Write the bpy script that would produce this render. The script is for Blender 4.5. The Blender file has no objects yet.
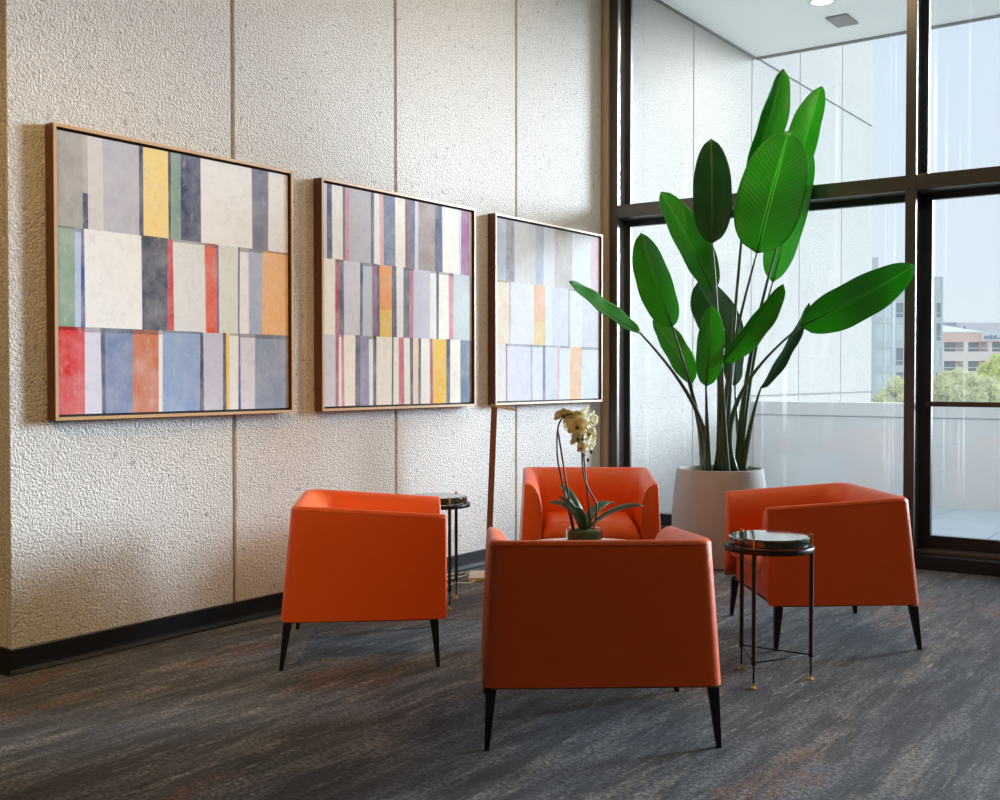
import bpy, bmesh, math, random
from mathutils import Vector, Matrix, noise
random.seed(7)
PI = math.pi
scene = bpy.context.scene
C = scene.collection

# ------------------------------------------------------------------ camera, world, lights, exposure
F = 1108.0                      # focal length in pixels of the 1000 px wide frame
YAW = math.atan(795 / F)
PITCH = math.atan(23 / F)
EYE = Vector((0, 0, 1.2))
cam = bpy.data.cameras.new('camera')
cam.sensor_width = 36.0
cam.lens = 36.0 * F / 1000.0
cam.clip_end = 2000
camo = bpy.data.objects.new('camera', cam)
camo.location = EYE
camo.rotation_euler = (PI / 2 - PITCH, 0, YAW)
C.objects.link(camo)
scene.camera = camo

world = bpy.data.worlds.new('sky')
scene.world = world
world.use_nodes = True
wn = world.node_tree.nodes
wl = world.node_tree.links
wn.clear()
wo = wn.new('ShaderNodeOutputWorld')
wb = wn.new('ShaderNodeBackground')
wr = wn.new('ShaderNodeValToRGB')
ws = wn.new('ShaderNodeSeparateXYZ')
wc = wn.new('ShaderNodeTexCoord')
wl.new(wc.outputs['Generated'], ws.inputs[0])
wl.new(ws.outputs['Z'], wr.inputs[0])
e = wr.color_ramp.elements
e[0].position = 0.0; e[0].color = (0.79, 0.85, 0.91, 1)
e[1].position = 0.45; e[1].color = (0.60, 0.75, 0.95, 1)
wl.new(wr.outputs[0], wb.inputs[0])
wb.inputs[1].default_value = 0.92
wl.new(wb.outputs[0], wo.inputs[0])

def light(name, kind, loc, energy, color, **kw):
    l = bpy.data.lights.new(name, kind)
    l.energy = energy
    l.color = color
    for k, v in kw.items():
        setattr(l, k, v)
    o = bpy.data.objects.new(name, l)
    o.location = loc
    C.objects.link(o)
    return o

SUN_AZ, SUN_EL = math.radians(27), math.radians(10.5)      # azimuth measured from +y towards +x
fill_sun = light('fill_sun', 'SUN', (10, 30, 12), 8.6, (0.78, 0.89, 1.0), angle=math.radians(18))  # broad low lamp added to stand in for stronger daylight through the window
sd = Vector((math.sin(SUN_AZ) * math.cos(SUN_EL), math.cos(SUN_AZ) * math.cos(SUN_EL), math.sin(SUN_EL)))
fill_sun.rotation_euler = sd.to_track_quat('Z', 'Y').to_euler()
# sampling portal in the window opening (gives no light of its own)
po = light('window_portal', 'AREA', (-0.9, 7.45, 2.15), 1.0, (1, 1, 1), shape='RECTANGLE', size=6.6, size_y=4.2)
po.rotation_euler = (-PI / 2, 0, 0)
po.data.cycles.is_portal = True

scene.view_settings.view_transform = 'Standard'
scene.view_settings.look = 'None'
scene.view_settings.exposure = 0.10
scene.view_settings.gamma = 1.0
scene.view_settings.use_curve_mapping = False

# ------------------------------------------------------------------ helpers
fw = Vector((-math.sin(YAW) * math.cos(PITCH), math.cos(YAW) * math.cos(PITCH), -math.sin(PITCH)))
rt = Vector((math.cos(YAW), math.sin(YAW), 0))
upv = rt.cross(fw)
def at(px, py, dep):
    """world point seen at a photograph pixel, at a given distance along the view axis"""
    return EYE + (fw * F + rt * (px - 500) - upv * (py - 400)) * (dep / F)

def s2l(c):
    return tuple(((v / 255) / 12.92 if v / 255 <= 0.04045 else ((v / 255 + 0.055) / 1.055) ** 2.4) for v in c)

def mesh_obj(name, verts, faces, mat=None, parent=None, smooth=False):
    me = bpy.data.meshes.new(name)
    me.from_pydata([tuple(v) for v in verts], [], faces)
    return finish(name, me, mat, parent, smooth)

def finish(name, me, mat, parent, smooth):
    me.validate()
    if smooth:
        me.polygons.foreach_set('use_smooth', [True] * len(me.polygons))
    if mat:
        me.materials.append(mat)
    o = bpy.data.objects.new(name, me)
    C.objects.link(o)
    if parent:
        o.parent = parent
    return o

def bm_obj(name, bm, mat=None, parent=None, smooth=False, fixn=True):
    if fixn:
        bmesh.ops.recalc_face_normals(bm, faces=bm.faces)
    me = bpy.data.meshes.new(name)
    bm.to_mesh(me)
    bm.free()
    return finish(name, me, mat, parent, smooth)

def add_box(bm, lo, hi, bev=0.0):
    c = [(a + b) / 2 for a, b in zip(lo, hi)]
    s = [abs(b - a) for a, b in zip(lo, hi)]
    r = bmesh.ops.create_cube(bm, size=1.0, matrix=Matrix.Translation(c) @ Matrix.Diagonal((*s, 1)))
    if bev > 0:
        es = list({e for v in r['verts'] for e in v.link_edges})
        bmesh.ops.bevel(bm, geom=es, offset=bev, segments=2, profile=0.5, affect='EDGES')

def box(name, lo, hi, mat, parent=None, bev=0.0):
    bm = bmesh.new()
    add_box(bm, lo, hi, bev)
    return bm_obj(name, bm, mat, parent)

def add_tube(bm, pts, rads, n=10, cap=True):
    pts = [Vector(p) for p in pts]
    if not hasattr(rads, '__len__'):
        rads = [rads] * len(pts)
    rings = []
    ref = None
    for i, p in enumerate(pts):
        d = (pts[min(i + 1, len(pts) - 1)] - pts[max(i - 1, 0)]).normalized()
        if ref is None:
            ref = d.orthogonal().normalized()
        ref = (ref - d * ref.dot(d)).normalized()
        b = d.cross(ref)
        rings.append([bm.verts.new(p + (ref * math.cos(2 * PI * k / n) + b * math.sin(2 * PI * k / n)) * rads[i]) for k in range(n)])
    for a, b in zip(rings, rings[1:]):
        for k in range(n):
            bm.faces.new((a[k], a[(k + 1) % n], b[(k + 1) % n], b[k]))
    if cap:
        bm.faces.new(rings[0][::-1])
        bm.faces.new(rings[-1])

def tube(name, pts, rads, mat, parent=None, n=10):
    bm = bmesh.new()
    add_tube(bm, pts, rads, n)
    return bm_obj(name, bm, mat, parent, True)

def add_lathe(bm, prof, n=40, c=(0, 0, 0), close=False):
    rings = []
    for r, z in prof:
        if r < 1e-5:
            rings.append([bm.verts.new((c[0], c[1], c[2] + z))])
        else:
            rings.append([bm.verts.new((c[0] + r * math.cos(2 * PI * k / n), c[1] + r * math.sin(2 * PI * k / n), c[2] + z)) for k in range(n)])
    pairs = list(zip(rings, rings[1:]))
    if close:
        pairs.append((rings[-1], rings[0]))
    for a, b in pairs:
        for k in range(n):
            k2 = (k + 1) % n
            if len(a) == 1 and len(b) == 1:
                continue
            if len(a) == 1:
                bm.faces.new((a[0], b[k2], b[k]))
            elif len(b) == 1:
                bm.faces.new((a[k], a[k2], b[0]))
            else:
                bm.faces.new((a[k], a[k2], b[k2], b[k]))

def lathe(name, prof, mat, parent=None, n=40, c=(0, 0, 0), close=False, smooth=True):
    bm = bmesh.new()
    add_lathe(bm, prof, n, c, close)
    o = bm_obj(name, bm, mat, parent, smooth)
    if smooth:
        sharp(o)
    return o

def sharp(o, ang=35):
    """mark hard edges so smooth shading stays clean"""
    me = o.data
    bm = bmesh.new()
    bm.from_mesh(me)
    for ed in bm.edges:
        if len(ed.link_faces) == 2 and ed.calc_face_angle(0) > math.radians(ang):
            ed.smooth = False
    bm.to_mesh(me)
    bm.free()

def empty(name, loc=(0, 0, 0), rz=0.0):
    o = bpy.data.objects.new(name, None)
    o.empty_display_size = 0.1
    o.location = loc
    o.rotation_euler = (0, 0, rz)
    C.objects.link(o)
    return o

def tag(o, label=None, cat=None, group=None, kind=None):
    if label: o['label'] = label
    if cat: o['category'] = cat
    if group: o['group'] = group
    if kind: o['kind'] = kind
    return o

def bez(p0, p1, p2, p3, n):
    out = []
    for i in range(n + 1):
        t = i / n
        out.append(p0 * (1 - t) ** 3 + p1 * 3 * t * (1 - t) ** 2 + p2 * 3 * t * t * (1 - t) + p3 * t ** 3)
    return out

# ------------------------------------------------------------------ materials
class NT:
    """small node-tree builder"""
    def __init__(self, name):
        self.m = bpy.data.materials.new(name)
        self.m.use_nodes = True
        self.n = self.m.node_tree.nodes
        self.l = self.m.node_tree.links
        self.b = self.n['Principled BSDF']
        self.out = self.n['Material Output']
        self.tc = None
    def node(self, t, **kw):
        nd = self.n.new(t)
        for k, v in kw.items():
            setattr(nd, k, v)
        return nd
    def put(self, sock, v):
        if isinstance(v, bpy.types.NodeSocket):
            self.l.new(v, sock)
        elif hasattr(v, '__len__') and len(v) == 3 and sock.type == 'RGBA':
            sock.default_value = (*v, 1)
        else:
            sock.default_value = v
    def coord(self, scale=(1, 1, 1), kind='Object', rot=(0, 0, 0)):
        if not self.tc:
            self.tc = self.node('ShaderNodeTexCoord')
        mp = self.node('ShaderNodeMapping')
        mp.inputs['Scale'].default_value = scale
        mp.inputs['Rotation'].default_value = rot
        self.l.new(self.tc.outputs[kind], mp.inputs[0])
        return mp.outputs[0]
    def noise(self, scale, detail=4, rough=0.5, vec=None, dist=0.0, col=False):
        nd = self.node('ShaderNodeTexNoise')
        nd.inputs['Scale'].default_value = scale
        nd.inputs['Detail'].default_value = detail
        nd.inputs['Roughness'].default_value = rough
        nd.inputs['Distortion'].default_value = dist
        self.l.new(vec if vec else self.coord(), nd.inputs['Vector'])
        return nd.outputs['Color' if col else 0]
    def voronoi(self, scale, vec=None, feature='F1', rand=1.0):
        nd = self.node('ShaderNodeTexVoronoi', feature=feature)
        nd.inputs['Scale'].default_value = scale
        nd.inputs['Randomness'].default_value = rand
        self.l.new(vec if vec else self.coord(), nd.inputs['Vector'])
        return nd.outputs['Distance']
    def ramp(self, fac, stops, interp='LINEAR'):
        nd = self.node('ShaderNodeValToRGB')
        cr = nd.color_ramp
        cr.interpolation = interp
        while len(cr.elements) < len(stops):
            cr.elements.new(0.5)
        for el, (p, c) in zip(cr.elements, stops):
            el.position = p
            el.color = (c, c, c, 1) if not hasattr(c, '__len__') else (*c, 1)
        self.put(nd.inputs[0], fac)
        return nd.outputs[0]
    def mix(self, fac, a, b, mode='MIX'):
        nd = self.node('ShaderNodeMix', data_type='RGBA', blend_type=mode)
        self.put(nd.inputs[0], fac)
        self.put(nd.inputs[6], a)
        self.put(nd.inputs[7], b)
        return nd.outputs[2]
    def math(self, op, a, b=0.0):
        nd = self.node('ShaderNodeMath', operation=op)
        self.put(nd.inputs[0], a)
        self.put(nd.inputs[1], b)
        return nd.outputs[0]
    def bump(self, h, dist=0.01, strength=1.0, prev=None):
        nd = self.node('ShaderNodeBump')
        nd.inputs['Distance'].default_value = dist
        nd.inputs['Strength'].default_value = strength
        self.l.new(h, nd.inputs['Height'])
        if prev:
            self.l.new(prev, nd.inputs['Normal'])
        self.l.new(nd.outputs[0], self.b.inputs['Normal'])
        return nd.outputs[0]
    def set(self, **kw):
        for k, v in kw.items():
            self.put(self.b.inputs[k.replace('_', ' ')], v)
        return self

def simple(name, col, rough=0.5, metal=0.0, var=0.06, vs=8.0, spec=0.5, coat=0.0):
    t = NT(name)
    nz = t.noise(vs, 4)
    c2 = tuple(min(1, v * (1 + var)) for v in col)
    c1 = tuple(v * (1 - var) for v in col)
    t.set(Base_Color=t.mix(nz, c1, c2), Roughness=rough, Metallic=metal)
    t.b.inputs['Specular IOR Level'].default_value = spec
    if coat:
        t.b.inputs['Coat Weight'].default_value = coat
        t.b.inputs['Coat Roughness'].default_value = 0.08
    return t.m

def mat_plaster(name, base, lo, ext=False):
    t = NT(name)
    v = t.coord()
    big = t.noise(1.3, 3, 0.5, v)
    n1 = t.noise(84, 4, 0.62, v)
    n2 = t.noise(150, 3, 0.6, v)
    vor = t.voronoi(95, v)
    pits = t.ramp(t.noise(30, 4, 0.6, v), [(0.30, 0.0), (0.38, 1.0)])
    pp = pits
    col = t.mix(t.ramp(n1, [(0.38, 0.0), (0.60, 1.0)]), lo, base)
    col = t.mix(t.math('MULTIPLY', t.math('SUBTRACT', 1.0, pp), 0.55), col, tuple(x * 0.45 for x in lo))
    col = t.mix(t.ramp(big, [(0.35, 0.10), (0.7, 0.0)]), col, tuple(x * 0.7 for x in lo))
    h = t.math('ADD', t.math('MULTIPLY', n1, 0.9), t.math('MULTIPLY', n2, 0.3))
    h = t.math('SUBTRACT', h, t.math('MULTIPLY', vor, 0.5))
    h = t.math('ADD', h, t.math('MULTIPLY', pp, 0.3))
    t.set(Base_Color=col, Roughness=0.92)
    t.b.inputs['Specular IOR Level'].default_value = 0.15
    t.bump(h, 0.014 if not ext else 0.009, 1.0)
    return t.m

def mat_carpet():
    t = NT('carpet')
    v = t.coord((1, 1, 1))
    st = t.coord((9.0, 1.1, 1))                       # streaks run along the length of the room
    st2 = t.coord((34.0, 3.6, 1))
    grain = t.noise(62, 4, 0.8, v)
    base = t.mix(t.ramp(t.noise(1.0, 5, 0.68, st), [(0.42, 0.0), (0.60, 1.0)]), (0.020, 0.025, 0.035), (0.105, 0.115, 0.132))
    tan = t.ramp(t.noise(0.9, 6, 0.75, t.coord((7.5, 1.4, 3))), [(0.53, 0.0), (0.62, 1.0)])
    base = t.mix(t.math('MULTIPLY', tan, 0.8), base, (0.190, 0.176, 0.148))
    rust = t.math('MULTIPLY', t.ramp(t.noise(0.9, 4, 0.6, t.coord((3.8, 1.2, 7))), [(0.57, 0.0), (0.63, 1.0)]),
                  t.ramp(t.noise(2.0, 5, 0.7, st2), [(0.42, 0.0), (0.58, 1.0)]))
    base = t.mix(t.math('MULTIPLY', rust, 0.85), base, (0.20, 0.070, 0.032))
    black = t.ramp(t.noise(1.5, 5, 0.7, t.coord((11, 1.8, 1))), [(0.50, 0.0), (0.60, 1.0)])
    base = t.mix(t.math('MULTIPLY', black, 0.8), base, (0.010, 0.013, 0.019))
    pale = t.math('MULTIPLY', t.ramp(t.noise(1.1, 6, 0.72, st2), [(0.56, 0.0), (0.66, 1.0)]),
                  t.ramp(t.noise(1.6, 2, 0.5, v), [(0.42, 0.0), (0.55, 1.0)]))
    base = t.mix(t.math('MULTIPLY', pale, 0.7), base, (0.34, 0.335, 0.32))
    fib = t.noise(210, 2, 0.6, v)
    col = t.mix(t.ramp(grain, [(0.41, 0.0), (0.59, 1.0)]), t.mix(1.0, base, (0.25, 0.25, 0.25), 'MULTIPLY'), t.mix(1.0, base, (2.3, 2.3, 2.3), 'MULTIPLY'))
    t.set(Base_Color=col, Roughness=0.6)
    t.b.inputs['Specular IOR Level'].default_value = 0.3
    t.b.inputs['Sheen Weight'].default_value = 0.15
    t.b.inputs['Sheen Roughness'].default_value = 0.5
    t.bump(t.math('ADD', fib, grain), 0.008, 0.9)
    return t.m

def mat_leather():
    t = NT('orange_leather')
    v = t.coord()
    nz = t.noise(5, 3, 0.5, v)
    t.set(Base_Color=t.mix(nz, (0.78, 0.098, 0.003), (0.88, 0.120, 0.004)), Roughness=t.ramp(t.noise(14, 4, 0.6, v), [(0.3, 0.33), (0.7, 0.42)]))
    t.b.inputs['Specular IOR Level'].default_value = 0.45
    t.bump(t.math('ADD', t.voronoi(420, v), t.math('MULTIPLY', t.noise(7, 2, 0.5, v), 3.0)), 0.0012, 0.5)
    return t.m

def mat_glass():
    t = NT('window_glass')
    t.n.remove(t.b)
    tr = t.node('ShaderNodeBsdfTransparent')
    tr.inputs[0].default_value = (0.965, 0.985, 0.985, 1)
    gl = t.node('ShaderNodeBsdfGlossy')
    gl.inputs['Roughness'].default_value = 0.0
    fr = t.node('ShaderNodeFresnel')
    fr.inputs[0].default_value = 1.45
    mx = t.node('ShaderNodeMixShader')
    t.l.new(t.math('MULTIPLY', fr.outputs[0], 0.9), mx.inputs[0])
    t.l.new(tr.outputs[0], mx.inputs[1])
    t.l.new(gl.outputs[0], mx.inputs[2])
    # dried rain runs on the glass
    df = t.node('ShaderNodeBsdfTranslucent')
    df.inputs[0].default_value = (0.9, 0.92, 0.94, 1)
    st = t.ramp(t.noise(2.4, 3, 0.6, t.coord((9, 9, 0.06))), [(0.60, 0.0), (0.70, 1.0)])
    br = t.ramp(t.noise(1.2, 2, 0.5, t.coord((2, 2, 0.8))), [(0.42, 0.0), (0.62, 1.0)])
    m2 = t.node('ShaderNodeMixShader')
    t.l.new(t.math('ADD', t.math('MULTIPLY', t.math('MULTIPLY', st, br), 0.16), 0.025), m2.inputs[0])
    t.l.new(mx.outputs[0], m2.inputs[1])
    t.l.new(df.outputs[0], m2.inputs[2])
    t.l.new(m2.outputs[0], t.out.inputs[0])
    return t.m

def mat_wood(name, c1, c2, rough=0.45, ax=(1, 1, 12)):
    t = NT(name)
    g = t.noise(3.0, 5, 0.6, t.coord(ax), 0.6)
    t.set(Base_Color=t.mix(g, c1, c2), Roughness=rough)
    return t.m

def mat_leaf(name, c1, c2, rough=0.33, trans=0.25):
    t = NT(name)
    uv = t.coord((1, 1, 1), 'UV')
    sep = t.node('ShaderNodeSeparateXYZ')
    t.l.new(uv, sep.inputs[0])
    # u across the blade (-> 0.5 at the midrib), v along it
    au = t.math('ABSOLUTE', t.math('SUBTRACT', sep.outputs[0], 0.5))
    ph = t.math('SUBTRACT', t.math('MULTIPLY', sep.outputs[1], 26.0), t.math('MULTIPLY', au, 10.0))
    wv = t.math('SINE', t.math('MULTIPLY', ph, 6.2832))
    rib = t.ramp(au, [(0.018, 1.0), (0.035, 0.0)])
    col = t.mix(t.noise(3, 3, 0.5), c1, c2)
    col = t.mix(t.math('MULTIPLY', t.ramp(t.math('MULTIPLY', t.math('ADD', wv, 1.0), 0.5), [(0.72, 0.0), (1.0, 1.0)]), 0.12), col, tuple(x * 1.7 for x in c2))
    col = t.mix(t.math('MULTIPLY', rib, 0.7), col, tuple(min(1, x * 2.1 + 0.05) for x in c2))
    t.set(Base_Color=col, Roughness=rough)
    t.bump(wv, 0.002, 0.25)
    tl = t.node('ShaderNodeBsdfTranslucent')
    t.l.new(t.mix(1.0, col, (1.6, 2.2, 0.7), 'MULTIPLY'), tl.inputs[0])
    mx = t.node('ShaderNodeMixShader')
    mx.inputs[0].default_value = trans
    t.l.new(t.b.outputs[0], mx.inputs[1])
    t.l.new(tl.outputs[0], mx.inputs[2])
    t.l.new(mx.outputs[0], t.out.inputs[0])
    return t.m

def mat_art(name):
    t = NT(name)
    at_ = t.node('ShaderNodeAttribute', attribute_name='paint')
    v = t.coord()
    blot = t.noise(7, 5, 0.65, v)
    scr = t.noise(2.2, 6, 0.75, t.coord((14, 14, 5)))
    c = t.mix(t.ramp(blot, [(0.35, 0.0), (0.7, 0.30)]), at_.outputs[0], (0.80, 0.81, 0.83))
    c = t.mix(t.ramp(scr, [(0.55, 0.0), (0.72, 0.35)]), c, (0.72, 0.74, 0.80))
    c = t.mix(t.ramp(t.noise(30, 4, 0.7, v), [(0.3, 0.25), (0.5, 0.0)]), c, t.mix(1.0, c, (0.55, 0.55, 0.6), 'MULTIPLY'))
    t.set(Base_Color=c, Roughness=0.75)
    t.b.inputs['Specular IOR Level'].default_value = 0.2
    t.bump(scr, 0.001, 0.3)
    return t.m

def mat_concrete(name, c1, c2, sc=6, rough=0.8):
    t = NT(name)
    v = t.coord()
    a = t.noise(sc, 6, 0.65, v)
    pit = t.ramp(t.voronoi(30, v), [(0.05, 1.0), (0.09, 0.0)])
    sp = t.ramp(t.noise(9, 2, 0.5, v), [(0.60, 0.0), (0.66, 1.0)])
    c = t.mix(a, c1, c2)
    c = t.mix(t.math('MULTIPLY', t.math('MULTIPLY', pit, sp), 0.6), c, tuple(x * 0.35 for x in c1))
    t.set(Base_Color=c, Roughness=rough)
    t.b.inputs['Specular IOR Level'].default_value = 0.3
    t.bump(t.noise(40, 4, 0.6, v), 0.003, 0.4)
    return t.m

M = {}
M['plaster'] = mat_plaster('rough_plaster', (0.90, 0.885, 0.87), (0.76, 0.74, 0.715))
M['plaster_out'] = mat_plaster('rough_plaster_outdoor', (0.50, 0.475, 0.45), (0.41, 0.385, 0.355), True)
M['sealant'] = simple('tan_sealant', (0.50, 0.42, 0.29), 0.8)
M['joint_grey'] = simple('grey_joint', (0.26, 0.25, 0.23), 0.85)
M['carpet'] = mat_carpet()
M['leather'] = mat_leather()
M['dark_metal'] = simple('black_metal', (0.012, 0.013, 0.015), 0.42, 0.4)
M['bronze'] = simple('dark_bronze_aluminium', (0.085, 0.072, 0.060), 0.34, 0.3, 0.1, 5)
M['aluminium'] = simple('pale_anodised_aluminium', (0.62, 0.64, 0.66), 0.22, 0.8, 0.03)
M['gasket'] = simple('black_gasket', (0.012, 0.014, 0.018), 0.4)
M['glass'] = mat_glass()
M['vinyl'] = simple('black_vinyl_base', (0.010, 0.012, 0.015), 0.30)
M['gold_wood'] = mat_wood('gold_wood', (0.52, 0.30, 0.12), (0.66, 0.41, 0.19), 0.35, (4, 1, 6))
M['frame_side'] = mat_wood('brown_frame', (0.09, 0.035, 0.015), (0.13, 0.055, 0.025), 0.4, (4, 4, 1))
M['walnut'] = mat_wood('brown_lamp_wood', (0.15, 0.062, 0.03), (0.22, 0.10, 0.05), 0.45)
M['pale_wood'] = mat_wood('pale_wood', (0.62, 0.50, 0.34), (0.72, 0.60, 0.44), 0.5)
M['black'] = simple('black_rebate', (0.008, 0.008, 0.009), 0.6)
M['art'] = mat_art('painted_canvas')
M['planter'] = mat_concrete('planter_concrete', (0.40, 0.385, 0.365), (0.52, 0.505, 0.49), 3)
M['soil'] = simple('soil', (0.03, 0.022, 0.016), 0.95, 0, 0.5, 40)
M['concrete'] = mat_concrete('parapet_concrete', (0.62, 0.64, 0.66), (0.70, 0.72, 0.74), 2)
M['paver'] = mat_concrete('paver_concrete', (0.44, 0.52, 0.62), (0.52, 0.60, 0.70), 5)
M['soffit'] = mat_concrete('soffit_concrete', (0.90, 0.90, 0.90), (0.95, 0.95, 0.95), 1.5)
M['ceiling'] = simple('ceiling_paint', (0.62, 0.60, 0.57), 0.9)
M['room_wall'] = simple('room_wall_paint', (0.42, 0.38, 0.33), 0.9)
M['brass'] = simple('brass', (0.72, 0.45, 0.14), 0.28, 1.0)
M['green_glass'] = simple('dark_green_stone', (0.016, 0.030, 0.018), 0.06, 0.0, 0.6, 9, 0.6, 0.5)
M['white_top'] = simple('white_table_top', (0.70, 0.68, 0.66), 0.25)
M['cord'] = simple('white_cord', (0.75, 0.75, 0.74), 0.5)
M['leaf'] = mat_leaf('leaf_green', (0.035, 0.24, 0.030), (0.060, 0.34, 0.040), 0.33, 0.35)
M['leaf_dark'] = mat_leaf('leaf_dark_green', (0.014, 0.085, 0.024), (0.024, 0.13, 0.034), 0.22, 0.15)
M['stem'] = mat_leaf('stem_green', (0.030, 0.075, 0.026), (0.055, 0.11, 0.035), 0.4, 0.02)
M['orchid_leaf'] = mat_leaf('orchid_leaf', (0.020, 0.060, 0.018), (0.05, 0.12, 0.03), 0.3, 0.15)
M['orchid_stem'] = simple('orchid_stem', (0.055, 0.030, 0.022), 0.5)
M['moss'] = simple('moss', (0.055, 0.085, 0.022), 0.9, 0, 0.5, 60)

# ------------------------------------------------------------------ the room
XW, YW, ZC = -4.193, 7.163, 4.25          # left wall face, window face, ceiling
XR, YB, XL, YE = 3.2, -6.0, -8.0, 2.465   # right wall, back wall, far-left wall, end of the left wall

tag(box('floor', (XL, YB, -0.2), (XR, YW + 0.239, 0.0), M['carpet']), 'dark charcoal carpet with tan and rust streaks', kind='structure')
tag(box('ceiling', (XL, YB, ZC), (XR, YW + 0.239, ZC + 0.3), M['ceiling']), 'plain ceiling of the lounge', kind='structure')
tag(box('wall_back', (XL, YB - 0.2, 0), (XR, YB, ZC), M['room_wall']), 'plain wall behind the camera', kind='structure')
tag(box('wall_right', (XR, YB, 0), (XR + 0.2, YW + 0.3, ZC), M['room_wall']), 'plain wall on the right of the lounge', kind='structure')
tag(box('wall_far_left', (XL - 0.2, YB, 0), (XL, YE, ZC), M['room_wall']), 'plain wall of the passage on the left', kind='structure')

wall = box('wall_left', (XL, YE + 0.02, -0.2), (XW - 0.018, YW + 0.24, ZC - 0.001), M['sealant'])
tag(wall, 'rough light plaster panel wall behind the paintings', kind='structure')
joints = [YE, 3.625, 4.82, 6.026, 7.135]
for i in range(4):
    y0 = joints[i] + (0.0 if i == 0 else 0.011)
    y1 = joints[i + 1] - 0.011
    box('panel', (XW - 0.03, y0, 0.0), (XW, y1, ZC), M['plaster'], wall, 0.004)
box('end_panel', (XL, YE, 0.0), (XW - 0.031, YE + 0.03, ZC), M['plaster'], wall)
box('edge_strip', (XW - 0.017, 7.14, 0.0), (-4.142, 7.39, ZC - 0.001), M['sealant'], wall)

# skirting with a small coved toe
def skirting(name, pts, label):
    prof = [(0.0, 0.0), (0.030, 0.0), (0.030, 0.004), (0.020, 0.009), (0.014, 0.018), (0.012, 0.03), (0.012, 0.098), (0.009, 0.102), (0.0, 0.102)]
    verts, faces = [], []
    for (x, y, nx, ny) in pts:
        for d, z in prof:
            verts.append((x + nx * d, y + ny * d, z + 0.001))
    n = len(prof)
    for k in range(len(pts) - 1):
        for i in range(n):
            j = (i + 1) % n
            faces.append((k * n + i, k * n + j, (k + 1) * n + j, (k + 1) * n + i))
    faces.append(list(range(n))[::-1])
    faces.append([(len(pts) - 1) * n + i for i in range(n)])
    bm = bmesh.new()
    vs = [bm.verts.new(v) for v in verts]
    for f in faces:
        bm.faces.new([vs[i] for i in f])
    return tag(bm_obj(name, bm, M['vinyl']), label, kind='structure')
skirting('baseboard_left', [(XL, YE - 0.001, 0, -1), (XW + 0.0, YE - 0.001, 1, -1), (XW + 0.001, 7.12, 1, 0)], 'black vinyl skirting with a coved toe along the plaster wall')

# ------------------------------------------------------------------ window wall
win = empty('window_1', (0, YW, 0))
tag(win, 'tall dark bronze window wall of large panes', kind='structure')
MX = [(-4.141, -4.075), (-2.005, -1.940), (0.130, 0.195), (2.265, 2.330)]
GY = YW + 0.208                       # glass plane
def wbox(name, lo, hi, mat, bev=0.0):
    o = box(name, (lo[0], lo[1] - YW, lo[2]), (hi[0], hi[1] - YW, hi[2]), mat, win, bev)
    return o
def mullion(x0, x1, web):
    m = wbox('mullion', (x0, YW, 0), (x1, YW + 0.028, ZC), M['bronze'], 0.002)
    box('web', (x0 + 0.004, 0.028, 0), (x0 + web, 0.200, ZC), M['aluminium'], m)
    box('cap', (x0, 0.200, 0), (x1, 0.225, ZC), M['gasket'], m)
for x0, x1 in MX + [(XR - 0.06, XR)]:
    mullion(x0, x1, 0.016 if x0 < -4 else 0.038)
bays = [(MX[0][1], MX[1][0]), (MX[1][1], MX[2][0]), (MX[2][1], MX[3][0]), (MX[3][1], XR - 0.06)]
for bi, (x0, x1) in enumerate(bays):
    wbox('transom', (x0 - 0.006, YW + 0.003, 2.372), (x1 + 0.006, YW + 0.20, 2.466), M['bronze'], 0.002)
    wbox('sill', (x0, YW - 0.03, 0.0), (x1, YW + 0.20, 0.085), M['vinyl'], 0.004)
    wbox('sill_nosing', (x0, YW + 0.06, 0.085), (x1, YW + 0.20, 0.108), M['bronze'], 0.004)
    wbox('top_rail', (x0 - 0.006, YW + 0.003, 4.18), (x1 + 0.006, YW + 0.20, ZC), M['bronze'], 0.002)
    if bi > 0:
        wbox('push_bar', (x0 + 0.02, YW + 0.16, 1.012), (x1 - 0.01, YW + 0.199, 1.044), M['bronze'], 0.004)
    jl = 0.0 if bi == 0 else 0.022
    for z0, z1, fl, fb, ft in ((0.085, 2.372, jl + (0.0 if bi == 0 else 0.030), 0.100, 0.042), (2.466, 4.18, jl, 0.0, 0.0)):
        bm = bmesh.new()
        g0, g1 = 0.19, 0.235
        if fl > 0: add_box(bm, (x0 - 0.004, g0, z0), (x0 + fl, g1, z1))
        add_box(bm, (x1 - 0.010, g0, z0), (x1 + 0.004, g1, z1))
        if fb > 0: add_box(bm, (x0 + fl, g0, z0), (x1 - 0.010, g1, z0 + fb))
        if ft > 0: add_box(bm, (x0 + fl, g0, z1 - ft), (x1 - 0.010, g1, z1))
        bm_obj('glazing_frame', bm, M['gasket'], win)
        wbox('pane', (x0 + fl - 0.003, GY, z0 + fb - 0.003), (x1 - 0.007, GY + 0.008, z1 - ft + 0.003), M['glass'])

# ------------------------------------------------------------------ terrace
ZT, YP = 0.07, 9.987
ow = box('wall_terrace', (XL, YW + 0.245, -14), (XW - 0.02, 13.59, 9.5), M['joint_grey'])
tag(ow, 'light concrete panel wall continuing outside along the terrace', kind='structure')
oj = [YW + 0.245, 8.676, 9.919, 11.167, 12.474, 13.605]
for i in range(5):
    y0, y1 = oj[i] + 0.008, oj[i + 1] - 0.008
    for z0, z1 in (((ZT, 4.215),) if i < 2 else ((-14, 1.005), (1.025, 4.215), (4.24, 9.5))):
        box('panel', (XW - 0.03, y0, z0), (XW, y1, z1), M['plaster_out'], ow, 0.004)
for i in range(2):
    box('panel', (XW - 0.03, oj[i] + 0.008, 4.24), (XW, oj[i + 1] - 0.008, 9.5), M['plaster_out'], ow, 0.004)

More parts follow.
